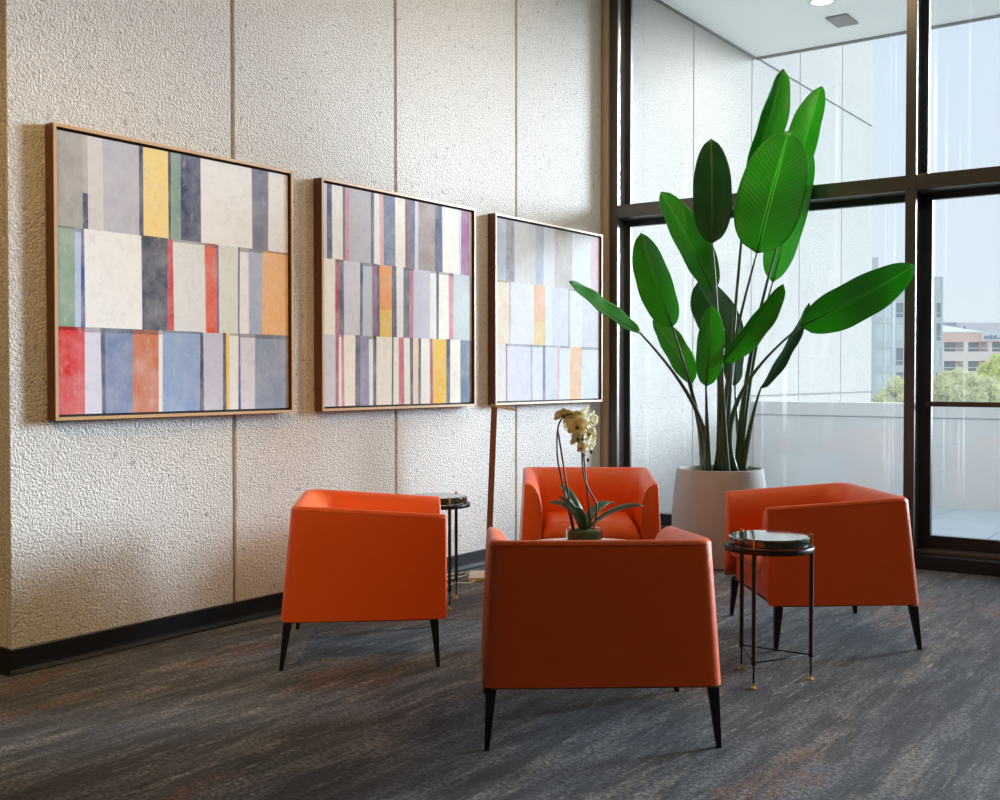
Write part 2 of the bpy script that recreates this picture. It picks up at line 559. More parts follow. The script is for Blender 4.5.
sf = box('ceiling_terrace', (XW + 0.02, YW + 0.24, 4.22), (9.0, YP - 0.02, 5.6), M['soffit'])
tag(sf, 'pale concrete soffit over the terrace', kind='structure')
box('drip_edge', (XW + 0.02, YP - 0.02, 4.195), (9.0, YP, 5.6), M['bronze'], sf)
box('shadow_gap', (XW, YW + 0.25, 4.205), (XW + 0.02, YP, 4.24), M['bronze'], sf)
tag(box('soffit_vent', (-3.24, 9.20, 4.205), (-3.06, 9.50, 4.225), M['bronze'], None, 0.002), 'small dark square vent set in the terrace soffit', 'vent')
lens = NT('lit_lens')
lens.set(Base_Color=(0.8, 0.8, 0.78), Roughness=0.5)
lens.b.inputs['Emission Color'].default_value = (1.0, 0.93, 0.82, 1)
lens.b.inputs['Emission Strength'].default_value = 3.0
for k, lab in enumerate(('round white light in the terrace soffit beside the dark vent', 'unseen round soffit light added right of the middle mullion to brighten the terrace', 'unseen round soffit light added farthest from the plaster wall to brighten the terrace')):
    rl = empty('soffit_light', (-3.12 + 2.1 * k, 8.78, 4.22))  # only the first is in view; the others are added to brighten the terrace
    tag(rl, lab, 'light', 'round lights in the terrace soffit')
    lathe('rim', [(0.11, 0.0), (0.11, -0.012), (0.085, -0.012), (0.085, 0.0)], M['cord'], rl, 28)
    lathe('lens', [(0.0, -0.008), (0.086, -0.008)], lens.m, rl, 28)
    ll = bpy.data.lights.new('lamp', 'AREA')
    ll.shape = 'DISK'; ll.size = 0.16; ll.energy = 20; ll.color = (1.0, 0.86, 0.66)
    lo2 = bpy.data.objects.new('lamp', ll); C.objects.link(lo2); lo2.parent = rl; lo2.location = (0, 0, -0.014)

tb = box('floor_terrace', (XW, YW + 0.245, -0.3), (9.0, YP + 0.2, ZT - 0.03), M['gasket'])
tag(tb, 'terrace floor of pale square pavers', kind='structure')
pv = None
k = 0
ys = [7.42 + 0.61 * j for j in range(5)]
for j, y in enumerate(ys):
    y1 = min(y + 0.602, YP)
    if y1 - y < 0.1: continue
    for i in range(11):
        x = XW + 0.02 + 0.61 * i
        if j in (0, 4) or pv is None:
            o = box('paver', (0, 0, -0.03), (0.602, y1 - y, 0.0), M['paver'], tb, 0.003)
            if j != 4 and pv is None: pv = o
        else:
            o = pv.copy(); C.objects.link(o)
        o.parent = tb
        o.location = (x, y, ZT + random.uniform(-0.001, 0.001))

pp_ = empty('parapet_wall', (0, YP, ZT))
tag(pp_, 'grey concrete parapet wall edging the terrace', kind='structure')
box('body', (XW + 0.005, 0, -1.0), (9.0, 0.22, 0.77), M['concrete'], pp_)
box('coping', (XW + 0.005, -0.012, 0.778), (9.0, 0.24, 0.90), M['concrete'], pp_, 0.006)

# ------------------------------------------------------------------ far outdoors
GZ = -16.0
M['ground'] = simple('far_ground', (0.44, 0.45, 0.32), 0.95, 0, 0.4, 0.05)
M['bld_grey'] = simple('grey_building_concrete', (0.70, 0.73, 0.76), 0.85, 0, 0.06, 0.3)
M['bld_glass'] = simple('far_window_glass', (0.20, 0.27, 0.32), 0.12, 0.0, 0.5, 0.25, 0.8)
M['bld_glass_pale'] = simple('far_blind', (0.84, 0.90, 0.93), 0.25, 0.0, 0.15, 0.4, 0.8)
M['brick'] = simple('salmon_brick', (0.92, 0.56, 0.44), 0.85, 0, 0.08, 0.5)
M['brick_pale'] = simple('pale_salmon_band', (0.95, 0.76, 0.68), 0.85, 0, 0.05, 0.5)
M['roof_pale'] = simple('pale_roof', (0.95, 0.94, 0.90), 0.8)
M['roof_grey'] = simple('grey_roof_block', (0.42, 0.46, 0.50), 0.8)
M['rail'] = simple('white_rail', (0.75, 0.77, 0.78), 0.5)
M['tree1'] = simple('tree_yellow_green', (0.88, 0.90, 0.26), 0.8, 0, 0.14, 1.2)
M['tree2'] = simple('tree_pale_olive', (0.95, 0.90, 0.50), 0.8, 0, 0.14, 1.2)
M['bark'] = simple('bark', (0.12, 0.09, 0.06), 0.9)
tag(box('ground', (-700, 14, GZ - 1), (500, 900, GZ), M['ground']), 'far ground below the terrace', kind='structure')

def flat_frame(px, dep, turn=0.0):
    """origin on the ground under a pixel column at a distance; rotation so local -y faces the camera plus a turn"""
    p = at(px, 377, dep)
    return (p.x, p.y, GZ), YAW + turn

# grey office block: face towards us 872..905+ then a return on the right behind the mullion
D1 = 150.0
sc = D1 / F
loc, rz = flat_frame(905, D1)
g = empty('office_building', loc, rz)
tag(g, 'grey concrete office block with rows of windows left of the mullion', 'building')
def zpx(py, s=sc): return EYE.z - GZ - (py - 377) * s
x0, x1 = (862 - 905) * sc, (942.5 - 905) * sc
ztop = zpx(277)
# structure as bands and piers in front of a recessed glass core
box('core', (x0, 0.35, 0), (x1 - 0.3, 12, ztop - 0.3), M['bld_grey'], g)
rows = [(278, 291), (303, 317.5), (323.5, 340.5), (348, 365), (372.5, 389), (397, 413), (421, 437)]
zs = [(zpx(b), zpx(a)) for a, b in rows]
prev = ztop
for zl, zh in zs:
    box('floor_band', (x0, 0, zh), (x1, 0.6, prev), M['bld_grey'], g)
    prev = zl
box('floor_band', (x0, 0, 0), (x1, 0.6, prev), M['bld_grey'], g)
cols = [(876, 892), (896, 912), (916, 932), (936.2, 941)]
for (a, b), nxt in zip(cols, cols[1:] + [(942.5, 0)]):
    box('pier', ((b - 905) * sc, 0.05, 0), ((nxt[0] - 905) * sc, 0.6, ztop), M['bld_grey'], g)
box('pier', (x0, 0.05, 0), ((cols[0][0] - 905) * sc, 0.6, ztop), M['bld_grey'], g)
for ri, (zl, zh) in enumerate(zs[:6]):
    for ci, (a, b) in enumerate(cols):
        w = empty('window', (0, 0, 0)); w.parent = g
        xa, xb = (a - 905) * sc, (b - 905) * sc
        zm = (zl + zh) / 2
        fr_ = bmesh.new()
        for xx in ([xa, (xa + xb) / 2, xb] if ci < 3 else [xa, xb]):
            add_box(fr_, (xx - 0.06, 0.22, zl), (xx + 0.06, 0.34, zh))
        add_box(fr_, (xa, 0.22, zl + 0.55), (xb, 0.34, zl + 0.65))
        bm_obj('frame', fr_, M['rail'], w)
        box('pane', (xa, 0.28, zl), (xb, 0.34, zh), M['bld_glass_pale'] if (ci == 0 or (ri + ci) % 3 == 0) else M['bld_glass'], w)
pb = box('penthouse', ((868 - 905) * sc, 1.0, ztop), ((880 - 905) * sc, 8, zpx(257)), M['bld_grey'], g)

# salmon brick block on the right
D2 = 175.0
sc2 = D2 / F
loc, rz = flat_frame(942, D2, 0.0)
b = empty('brick_building', loc, rz)
tag(b, 'salmon brick block with recessed balconies and pale roof on the right', 'building')
def X2(px): return (px - 942) * sc2
def Z2(py): return EYE.z - GZ - (py - 377) * sc2
fl_rows = [(342, 351.5), (361, 371), (382, 392)]
xa, xb = X2(930), X2(1090)
prev = Z2(332.5)
for i, (t0, t1) in enumerate(fl_rows):
    box('brick_band', (xa, 0, Z2(t0)), (xb, 3.0, prev), M['brick'] if i == 0 else M['brick_pale'], b)
    prev = Z2(t1)
box('brick_band', (xa, 0, 0), (xb, 3.0, prev), M['brick_pale'], b)
box('back_wall', (xa, 2.2, 0), (xb, 3.2, Z2(333)), M['brick_pale'], b)
box('body', (xa, 3.2, 0), (xb, 25, Z2(333)), M['brick'], b)
bal = [(944, 964), (968, 988), (992, 1012), (1016, 1036), (1040, 1060), (1064, 1084)]
ends = [930] + [v for p in bal for v in p] + [1090]
for i in range(0, len(ends), 2):
    box('pier', (X2(ends[i]), 0.02, 0), (X2(ends[i + 1]), 2.5, Z2(340)), M['brick_pale'], b)
for (t0, t1) in fl_rows[:2]:
    for (p0, p1) in bal:
        w = empty('window', (0, 0, 0)); w.parent = b
        box('pane', (X2(p0), 2.0, Z2(t1)), (X2(p0 + (p1 - p0) * 0.8), 2.15, Z2(t0)), M['bld_glass'], w)
        bmr = bmesh.new()
        zr = Z2(t1 - 3)
        add_box(bmr, (X2(p0), 0.15, zr), (X2(p1), 0.25, zr + 0.12))
        bm_obj('railing', bmr, M['rail'], w)
# sloping pale roof
vv = [(X2(930), 0, Z2(331.5)), (X2(981), 0, Z2(331.5)), (X2(957), 10, Z2(320.5)), (X2(930), 10, Z2(320.5)), (X2(930), 0, Z2(333)), (X2(981), 0, Z2(333)), (X2(957), 10, Z2(333)), (X2(930), 10, Z2(333))]
mesh_obj('roof', vv, [(0, 1, 2, 3), (4, 7, 6, 5), (0, 4, 5, 1), (1, 5, 6, 2), (2, 6, 7, 3), (3, 7, 4, 0)], M['roof_pale'], b)
box('roof_block', (X2(933), 10.1, Z2(330)), (X2(957), 16, Z2(313.5)), M['roof_grey'], b)
box('roof_block', (X2(957.5), 14, Z2(333)), (X2(993), 22, Z2(318)), M['roof_grey'], b)
box('roof_block', (X2(992), 12, Z2(333)), (X2(1060), 24, Z2(319)), M['bld_grey'], b)
box('roof_window', (X2(994), 11.8, Z2(331)), (X2(997), 12, Z2(323)), M['bld_glass'], b)
# white and violet rooftop sign; its lettering cannot be made out at this distance
M['violet'] = simple('violet_sign', (0.20, 0.16, 0.42), 0.6)
sg = box('sign_board', (X2(980), -0.5, Z2(341)), (X2(1003), -0.2, Z2(331)), M['rail'], b)
random.seed(5)
for i in range(9):
    x = 982.5 + i * 2.2
    h = random.uniform(1.5, 4.2)
    box('sign_mark', (X2(x), -0.56, Z2(339.4)), (X2(x + 1.3), -0.49, Z2(339.4 - h)), M['violet'], sg)

def tree(px, dep, py_top, rad_px, mat, label, n=2600, seed=0):
    rnd = random.Random(seed)
    s = dep / F
    p = at(px, 377, dep)
    t = empty('tree', (p.x, p.y, GZ))
    tag(t, label, 'tree', 'trees beyond the terrace')
    H = EYE.z - GZ - (py_top - 377) * s
    R = rad_px * s
    tube('trunk', [(0, 0, 0), (0.1, 0, H * 0.35), (0.0, 0.1, H * 0.7)], [0.35, 0.28, 0.12], M['bark'], t, 8)
    blobs = []
    for i in range(26):
        a = rnd.uniform(0, 2 * PI); q = R * math.sqrt(rnd.random())
        dz = rnd.uniform(0.0, 1.0)
        k = math.sqrt(max(0.05, 1 - (1 - dz) ** 2))
        blobs.append((q * math.cos(a) * k, q * math.sin(a) * k, H - R * 0.3 - dz * R * 1.5, R * rnd.uniform(0.22, 0.36)))
    verts, faces = [], []
    for i in range(n):
        bx, by, bz, br = rnd.choice(blobs)
        d = Vector((rnd.gauss(0, 1), rnd.gauss(0, 1), rnd.gauss(0, 1))).normalized() * br * rnd.random() ** 0.4
        c = Vector((bx, by, bz)) + d
        if c.z > H: c.z = H - rnd.random() * 0.5
        u = Vector((rnd.gauss(0, 1), rnd.gauss(0, 1), rnd.gauss(0, 1))).normalized()
        w = u.orthogonal().normalized()
        L = rnd.uniform(0.25, 0.55) * 0.9
        i0 = len(verts)
        verts += [c - u * L, c + w * L * 0.5, c + u * L, c - w * L * 0.5]
        faces.append((i0, i0 + 1, i0 + 2, i0 + 3))
    tag(mesh_obj('foliage', verts, faces, mat, t), kind='stuff')
tree(996, 100, 353, 26, M['tree1'], 'bright yellow green tree in front of the brick building', 9000, 1)
tree(952, 92, 366, 24, M['tree2'], 'pale olive tree right of the mullion below the brick balconies', 8000, 2)
tree(977, 84, 370, 26, M['tree2'], 'pale olive tree just left of the bright yellow green tree', 9000, 6)
tree(897, 88, 378, 20, M['tree2'], 'pale olive tree seen left of the mullion at the office block foot', 5000, 3)
tree(1042, 108, 350, 30, M['tree1'], 'yellow green tree at the right edge of the window view', 5000, 4)

# ------------------------------------------------------------------ armchairs
def make_chair(label):
    ch = empty('armchair')
    tag(ch, label, 'armchair', 'orange leather armchairs around the coffee table')
    ZB, ZTp = 0.20, 0.668
    def U(w, yb, yf, r):
        pts = []
        n1, n2, n3 = 9, 8, 9
        for i in range(n1):
            pts.append((-w, yf + (yb + r - yf) * i / n1))
        for i in range(n2):
            a = PI + (PI / 2) * i / n2
            pts.append((-w + r + r * math.cos(a), yb + r + r * math.sin(a)))
        for i in range(n3 + 1):
            pts.append((-w + r + (2 * w - 2 * r) * i / n3, yb))
        for i in range(1, n2 + 1):
            a = -PI / 2 + (PI / 2) * i / n2
            pts.append((w - r + r * math.cos(a), yb + r + r * math.sin(a)))
        for i in range(1, n1 + 1):
            pts.append((w, yb + r + (yf - yb - r) * i / n1))
        return [(x * (1 - 0.03 * max(0.0, (y - yb) / (yf - yb))), y) for x, y in pts]
    yf = 0.335
    ob, ot = U(0.392, -0.335, yf, 0.045), U(0.367, -0.292, yf, 0.045)
    ib, it = U(0.274, -0.208, yf, 0.09), U(0.266, -0.180, yf, 0.10)
    N = len(ob)
    def ztop(k):
        y = ob[k][1]
        f = max(0.0, min(1.0, (y + 0.28) / 0.60))
        return ZTp - 0.038 * f
    sect = [(0.0, 'b', 0.0), (0.0, 'b', 0.012), (0.0, 'm', 0.5), (0.0, 't', -0.10), (0.0, 't', -0.022), (0.015, 't', -0.009), (0.06, 't', -0.002), (0.13, 't', 0.0),
            (0.28, 't', -0.003), (0.46, 't', -0.012), (0.64, 't', -0.030), (0.80, 't', -0.058), (0.92, 't', -0.100), (1.0, 't', -0.165), (1.0, 'm', 0.45), (1.0, 'b', 0.10)]
    def pos(k, row, shrink=0.0, dy=0.0):
        s, md, dz = row
        zt = ztop(k)
        z = ZB + dz if md == 'b' else (zt + dz if md == 't' else ZB + (zt - ZB) * dz)
        if shrink:
            s = 0.5 + (s - 0.5) * (1 - shrink)
            zm = (ZB + zt) / 2
            z = zm + (z - zm) * (1 - shrink * 0.25)
        l = (z - ZB) / (ZTp - ZB)
        ox = ob[k][0] + (ot[k][0] - ob[k][0]) * l; oy = ob[k][1] + (ot[k][1] - ob[k][1]) * l
        ix = ib[k][0] + (it[k][0] - ib[k][0]) * l; iy = ib[k][1] + (it[k][1] - ib[k][1]) * l
        return Vector((ox + (ix - ox) * s, oy + (iy - oy) * s + dy, z))
    bm = bmesh.new()
    cols = []
    cols.append([bm.verts.new(pos(0, r, 0.16, 0.012)) for r in sect])
    cols.append([bm.verts.new(pos(0, r, 0.05, 0.009)) for r in sect])
    for k in range(N):
        cols.append([bm.verts.new(pos(k, r)) for r in sect])
    cols.append([bm.verts.new(pos(N - 1, r, 0.05, 0.009)) for r in sect])
    cols.append([bm.verts.new(pos(N - 1, r, 0.16, 0.012)) for r in sect])
    S = len(sect)
    for a, c in zip(cols, cols[1:]):
        for i in range(S):
            j = (i + 1) % S
            bm.faces.new((a[i], a[j], c[j], c[i]))
    bm.faces.new(cols[0]); bm.faces.new(cols[-1][::-1])
    sh = bm_obj('shell', bm, M['leather'], ch, True)
    sharp(sh, 50)
    # piping seam along the outer top edge
    seam = [pos(k, (0.0, 't', -0.014)) for k in range(N)]
    nn = []
    for k, p in enumerate(seam):
        o = pos(k, (0.0, 't', -0.014)); i_ = pos(k, (1.0, 't', -0.014))
        nn.append(p + (o - i_).normalized() * 0.0012)
    tube('piping', nn, 0.0014, M['leather'], ch, 6)
    # seat base and cushion
    bm = bmesh.new()
    add_box(bm, (-0.262, -0.21, 0.20), (0.262, 0.318, 0.315), 0.012)
    bm_obj('seat_base', bm, M['leather'], ch)
    bm = bmesh.new()
    nx, ny = 16, 16
    hw, y0, y1, z0, z1 = 0.258, -0.185, 0.343, 0.318, 0.418
    def cz(u, v):
        e = min(1 - abs(u), 1 - abs(v))
        rr = 0.16
        edge = 1.0 if e > rr else math.sqrt(max(0.0, 1 - (1 - e / rr) ** 2))
        return z0 + 0.045 + (z1 - z0 - 0.045) * edge + 0.016 * (1 - u * u) * (1 - v * v)
    top = [[bm.verts.new((hw * (-1 + 2 * i / nx), y0 + (y1 - y0) * j / ny, cz(-1 + 2 * i / nx, -1 + 2 * j / ny))) for i in range(nx + 1)] for j in range(ny + 1)]
    for j in range(ny):
        for i in range(nx):
            bm.faces.new((top[j][i], top[j][i + 1], top[j + 1][i + 1], top[j + 1][i]))
    ring = [top[0][i] for i in range(nx + 1)] + [top[j][nx] for j in range(1, ny + 1)] + [top[ny][i] for i in range(nx - 1, -1, -1)] + [top[j][0] for j in range(ny - 1, 0, -1)]
    low = [bm.verts.new((v.co.x, v.co.y, z0 + 0.012)) for v in ring]
    low2 = [bm.verts.new((v.co.x * 0.98, v.co.y * 0.985, z0)) for v in ring]
    R = len(ring)
    for i in range(R):
        j = (i + 1) % R
        bm.faces.new((ring[j], ring[i], low[i], low[j]))
        bm.faces.new((low[j], low[i], low2[i], low2[j]))
    bm.faces.new(low2)
    bm_obj('seat_cushion', bm, M['leather'], ch, True)
    box('underframe', (-0.355, -0.312, 0.190), (0.355, 0.310, 0.2005), M['dark_metal'], ch)
    for sx in (-1, 1):
        for yt, yfoot in ((-0.305, -0.331), (0.295, 0.310)):
            bm = bmesh.new()
            a = Vector((sx * 0.362, yt, 0.190)); c = Vector((sx * 0.376, yfoot, 0.0))
            if yt > 0: a.x *= 0.97; c.x *= 0.97
            ra, rc = 0.017, 0.008
            vs = []
            for p, r in ((a, ra), (c, rc)):
                vs.append([bm.verts.new((p.x + dx * r, p.y + dy * r, p.z)) for dx, dy in ((-1, -1), (1, -1), (1, 1), (-1, 1))])
            for i in range(4):
                j = (i + 1) % 4
                bm.faces.new((vs[0][i], vs[0][j], vs[1][j], vs[1][i]))
            bm.faces.new(vs[0]); bm.faces.new(vs[1][::-1])
            bm_obj('leg', bm, M['dark_metal'], ch)
    return ch

def copy_tree(o, parent=None):
    c = o.copy()
    C.objects.link(c)
    c.parent = parent
    for chd in o.children:
        copy_tree(chd, c)
    return c

def face_rot(dx, dy):            # rotation that turns local +y to a direction
    return math.atan2(dy, dx) - PI / 2

chair = make_chair('orange leather armchair in front, its back to the camera')
spots = [((-2.004, 3.344), (-0.612, 0.791), None),
         ((-3.350, 3.640), (0.755, 0.656), 'orange leather armchair nearest the plaster wall, under the middle painting, side on'),
         ((-1.824, 5.110), (-0.777, -0.628), 'orange leather armchair on the right behind the small round side table'),
         ((-3.246, 5.377), (0.565, -0.825), 'orange leather armchair at the back facing the camera, behind the orchid')]
for i, ((x, y), (dx, dy), lab) in enumerate(spots):
    o = chair if i == 0 else copy_tree(chair)
    if lab: o['label'] = lab
    o.location = (x, y, 0)
    o.rotation_euler = (0, 0, face_rot(dx, dy))

# ------------------------------------------------------------------ coffee table
TCX, TCY = -2.66, 4.40
ct = empty('coffee_table', (TCX, TCY, 0))
tag(ct, 'low round pale topped coffee table hidden between the armchairs', 'table')
lathe('table_top', [(0.0, 0.380), (0.34, 0.380), (0.35, 0.385), (0.35, 0.400), (0.345, 0.405), (0.0, 0.405)], M['white_top'], ct, 56)
lathe('pedestal', [(0.035, 0.379), (0.035, 0.03), (0.04, 0.024)], M['dark_metal'], ct, 24)
lathe('base', [(0.0, 0.024), (0.20, 0.022), (0.22, 0.012), (0.22, 0.0), (0.0, 0.0)], M['dark_metal'], ct, 40)

# ------------------------------------------------------------------ side tables
def make_side_table(label):
    t = empty('side_table')
    tag(t, label, 'table', 'small round black side tables')
    lathe('rim', [(0.150, 0.516), (0.172, 0.516), (0.174, 0.519), (0.174, 0.533), (0.172, 0.536), (0.150, 0.536)], M['dark_metal'], t, 56, close=True)
    lathe('table_top', [(0.0, 0.5375), (0.150, 0.5375), (0.157, 0.541), (0.160, 0.552), (0.157, 0.568), (0.150, 0.573), (0.0, 0.573)], M['green_glass'], t, 64)
    for k in range(3):
        a = math.radians(90 + 120 * k)
        x, y = 0.166 * math.cos(a), 0.166 * math.sin(a)
        lg = lathe('leg', [(0.0, 0.517), (0.0085, 0.517), (0.0085, 0.11), (0.0095, 0.108), (0.0095, 0.092), (0.004, 0.088), (0.004, 0.012), (0.0, 0.012)], M['dark_metal'], t, 14, (x, y, 0))
        lathe('foot_pad', [(0.0, 0.0), (0.0135, 0.0), (0.0135, 0.005), (0.006, 0.012), (0.0045, 0.02), (0.0, 0.02)], M['brass'], lg, 18, (x, y, 0))
        pn = lathe('pin', [(0.0040, 0.535), (0.0040, 0.574), (0.0065, 0.574), (0.0065, 0.580), (0.0, 0.581)], M['brass'], t, 14, (x, y, 0))
        b_ = math.radians(90 + 120 * (k + 1))
        tube('stretcher', [(x, y, 0.10), (0.166 * math.cos(b_), 0.166 * math.sin(b_), 0.10)], 0.0032, M['dark_metal'], t, 8)
    return t
st1 = make_side_table('small round side table with dark glossy top before the right armchair')
st1.location = (-1.686, 4.179, 0)
st1.rotation_euler = (0, 0, math.atan2(3.996 - 4.179, -1.678 + 1.686) - PI / 2)
st2 = copy_tree(st1)
st2['label'] = 'small round black side table half hidden behind the armchair by the wall'
st2.location = (-3.68, 4.56, 0)
st2.rotation_euler = (0, 0, math.atan2(4.484 - 4.56, -3.542 + 3.68) - PI / 2)

# ------------------------------------------------------------------ floor lamp with its cord
lp = empty('floor_lamp', (-3.90, 5.33, 0), YAW)
tag(lp, 'slim brown wooden floor lamp post with a short top arm', 'lamp')
box('base', (-0.125, -0.13, 0.0), (0.12, 0.12, 0.022), M['pale_wood'], lp, 0.003)
bm = bmesh.new()
lo_, hi_ = Vector((-0.012, 0.02, 0.022)), Vector((0.028, 0.02, 1.03))
vs = []
for p in (lo_, hi_):
    vs.append([bm.verts.new((p.x + a * 0.018, p.y + c * 0.012, p.z)) for a, c in ((-1, -1), (1, -1), (1, 1), (-1, 1))])
for i in range(4):
    j = (i + 1) % 4
    bm.faces.new((vs[0][i], vs[0][j], vs[1][j], vs[1][i]))
bm.faces.new(vs[0]); bm.faces.new(vs[1][::-1])
bm_obj('post', bm, M['walnut'], lp)
bm = bmesh.new()
vs = []
for x, z in ((0.010, 1.030), (0.160, 1.002)):
    vs.append([bm.verts.new((x, 0.02 + a * 0.012, z + c * 0.007)) for a, c in ((-1, -1), (1, -1), (1, 1), (-1, 1))])
for i in range(4):
    j = (i + 1) % 4
    bm.faces.new((vs[0][i], vs[0][j], vs[1][j], vs[1][i]))
bm.faces.new(vs[0]); bm.faces.new(vs[1][::-1])
bm_obj('arm', bm, M['pale_wood'], lp)
cp = [(-3.90, 5.20, 0.012), (-3.875, 5.10, 0.006), (-3.94, 5.06, 0.006), (-3.93, 4.97, 0.006), (-4.00, 4.95, 0.006), (-4.06, 5.08, 0.006), (-4.04, 5.25, 0.006), (-4.09, 5.36, 0.006), (-4.14, 5.28, 0.006), (-4.145, 5.10, 0.006), (-4.145, 4.85, 0.006)]
cps = []
for i in range(len(cp) - 1):
    p0 = Vector(cp[max(0, i - 1)]); p1 = Vector(cp[i]); p2 = Vector(cp[i + 1]); p3 = Vector(cp[min(len(cp) - 1, i + 2)])
    for k in range(8):
        t = k / 8
        cps.append(0.5 * ((2 * p1) + (p2 - p0) * t + (2 * p0 - 5 * p1 + 4 * p2 - p3) * t * t + (-p0 + 3 * p1 - 3 * p2 + p3) * t ** 3))
tag(tube('power_cord', cps, 0.004, M['cord'], None, 8), 'white power cord curling on the carpet beside the lamp base', 'cord')

# ------------------------------------------------------------------ paintings
def painting(y0, y1, z0, z1, rows, label, seed, wash):
    """framed canvas on the left wall; rows = [(v0, v1, [(u, colour), ...])] from the top"""
    rnd = random.Random(seed)
    yc = (y0 + y1) / 2
    p = empty('framed_painting', (XW, yc, z0))
    tag(p, label, 'painting', 'framed abstract paintings on the plaster wall')
    w, h, d = y1 - y0, z1 - z0, 0.062
    fwid = 0.014
    def bar(nm, lo, hi, mat):
        return box(nm, lo, hi, mat, p, 0.0015)
    # four frame bars: brown body with a gold front lip
    for nm, lo, hi in (('frame_side', (0.004, -w / 2, 0), (d, -w / 2 + fwid, h)), ('frame_side', (0.004, w / 2 - fwid, 0), (d, w / 2, h)),
                       ('frame_rail', (0.004, -w / 2 + fwid, 0), (d, w / 2 - fwid, fwid)), ('frame_rail', (0.004, -w / 2 + fwid, h - fwid), (d, w / 2 - fwid, h))):
        bo = bar(nm, lo, hi, M['frame_side'])
        box('gold_lip', (d - 0.001, lo[1], lo[2]), (d + 0.003, hi[1], hi[2]), M['gold_wood'], bo, 0.001)
    box('backing', (0.006, -w / 2 + fwid, fwid), (0.030, w / 2 - fwid, h - fwid), M['black'], p)
    # the canvas itself, one painted face for each block of colour
    gap = fwid + 0.010
    cw, chh = w - 2 * gap, h - 2 * gap
    verts, faces, cols = [], [], []
    X = 0.050
    def quad(u0, u1, v0, v1, c, x=X):
        i = len(verts)
        for u, v in ((u0, v1), (u1, v1), (u1, v0), (u0, v0)):
            verts.append((x, -cw / 2 + cw * u, gap + chh * (1 - v)))
        faces.append((i, i + 1, i + 2, i + 3)); cols.append(c)
    for v0, v1, st in rows:
        us = [max(0.0, min(1.0, s[0])) for s in st] + [1.0]
        us[0] = 0.0
        n = len(st)
        jit = [0.0] + [rnd.uniform(-0.004, 0.004) for _ in range(n - 1)] + [0.0]
        for i, (u, c) in enumerate(st):
            dv0 = 0 if v0 == 0 else rnd.uniform(-0.012, 0.012)
            i4 = len(verts)
            a0, a1 = us[i], us[i + 1]
            b0, b1 = max(0, min(1, us[i] + jit[i])), max(0, min(1, us[i + 1] + jit[i + 1]))
            if len(c) == 2:              # colour changes part way down the block
                vm = v0 + (v1 - v0) * 0.62
                quad(a0, a1, v0, vm, c[0]); quad(a0, a1, vm, v1, c[1])
                continue
            for u_, v_ in ((b0, v1), (b1, v1), (a1, v0), (a0, v0)):
                verts.append((X, -cw / 2 + cw * u_, gap + chh * (1 - v_)))
            faces.append((i4, i4 + 1, i4 + 2, i4 + 3)); cols.append(c)
            # thin brush line where one block overlaps the row above
            if v0 > 0 and rnd.random() < 0.5:
                quad(a0, a1, v0 - 0.002, v0 + rnd.uniform(0.006, 0.016), tuple(x * 0.72 for x in c), X + 0.0003)
    # canvas edges
    i = len(verts)
    for x in (0.028, X):
        verts += [(x, -cw / 2, gap), (x, cw / 2, gap), (x, cw / 2, gap + chh), (x, -cw / 2, gap + chh)]
    for k in range(4):
        m = (k + 1) % 4
        faces.append((i + k, i + m, i + 4 + m, i + 4 + k)); cols.append((225, 225, 225))
    o = mesh_obj('canvas', verts, faces, M['art'], p)
    ca = o.data.color_attributes.new('paint', 'FLOAT_COLOR', 'CORNER')
    for poly, c in zip(o.data.polygons, cols):
        l = s2l(c)
        l = tuple(min(0.93, v * wash) for v in l)
        for li in poly.loop_indices:
            ca.data[li].color = (*l, 1)
    return p

NV = (42, 54, 92); WH = (232, 234, 236); SL = (84, 94, 120); CR = (238, 236, 226); LV = (206, 208, 224)
rows1 = [(0, .335, [(0, (160, 157, 156)), (.093, ((176, 172, 170), NV)), (.111, (205, 203, 206)), (.168, (178, 180, 196)), (.31, NV), (.327, (238, 212, 132)), (.431, (34, 40, 66)), (.443, (126, 156, 146)), (.485, (66, 76, 112)), (.573, WH), (.815, (116, 118, 144)), (.899, WH)]),
         (.335, .69, [(0, (128, 158, 138)), (.062, (172, 192, 226)), (.085, (72, 84, 146)), (.096, WH), (.318, (50, 60, 86)), (.427, (192, 46, 56)), (.449, (216, 223, 226)), (.59, (218, 82, 44)), (.644, (70, 80, 140)), (.654, (214, 222, 214)), (.747, (72, 88, 150)), (.755, WH), (.798, (162, 178, 210)), (.867, (240, 184, 122))]),
         (.69, 1, [(0, (206, 40, 40)), (.096, (210, 212, 232)), (.155, NV), (.171, (108, 130, 174)), (.281, (198, 110, 68)), (.387, WH), (.404, (136, 164, 206)), (.568, NV), (.581, (192, 194, 216)), (.673, NV), (.687, (236, 196, 70)), (.703, WH), (.747, (70, 90, 150)), (.755, (212, 214, 230)), (.829, (134, 152, 180))])]
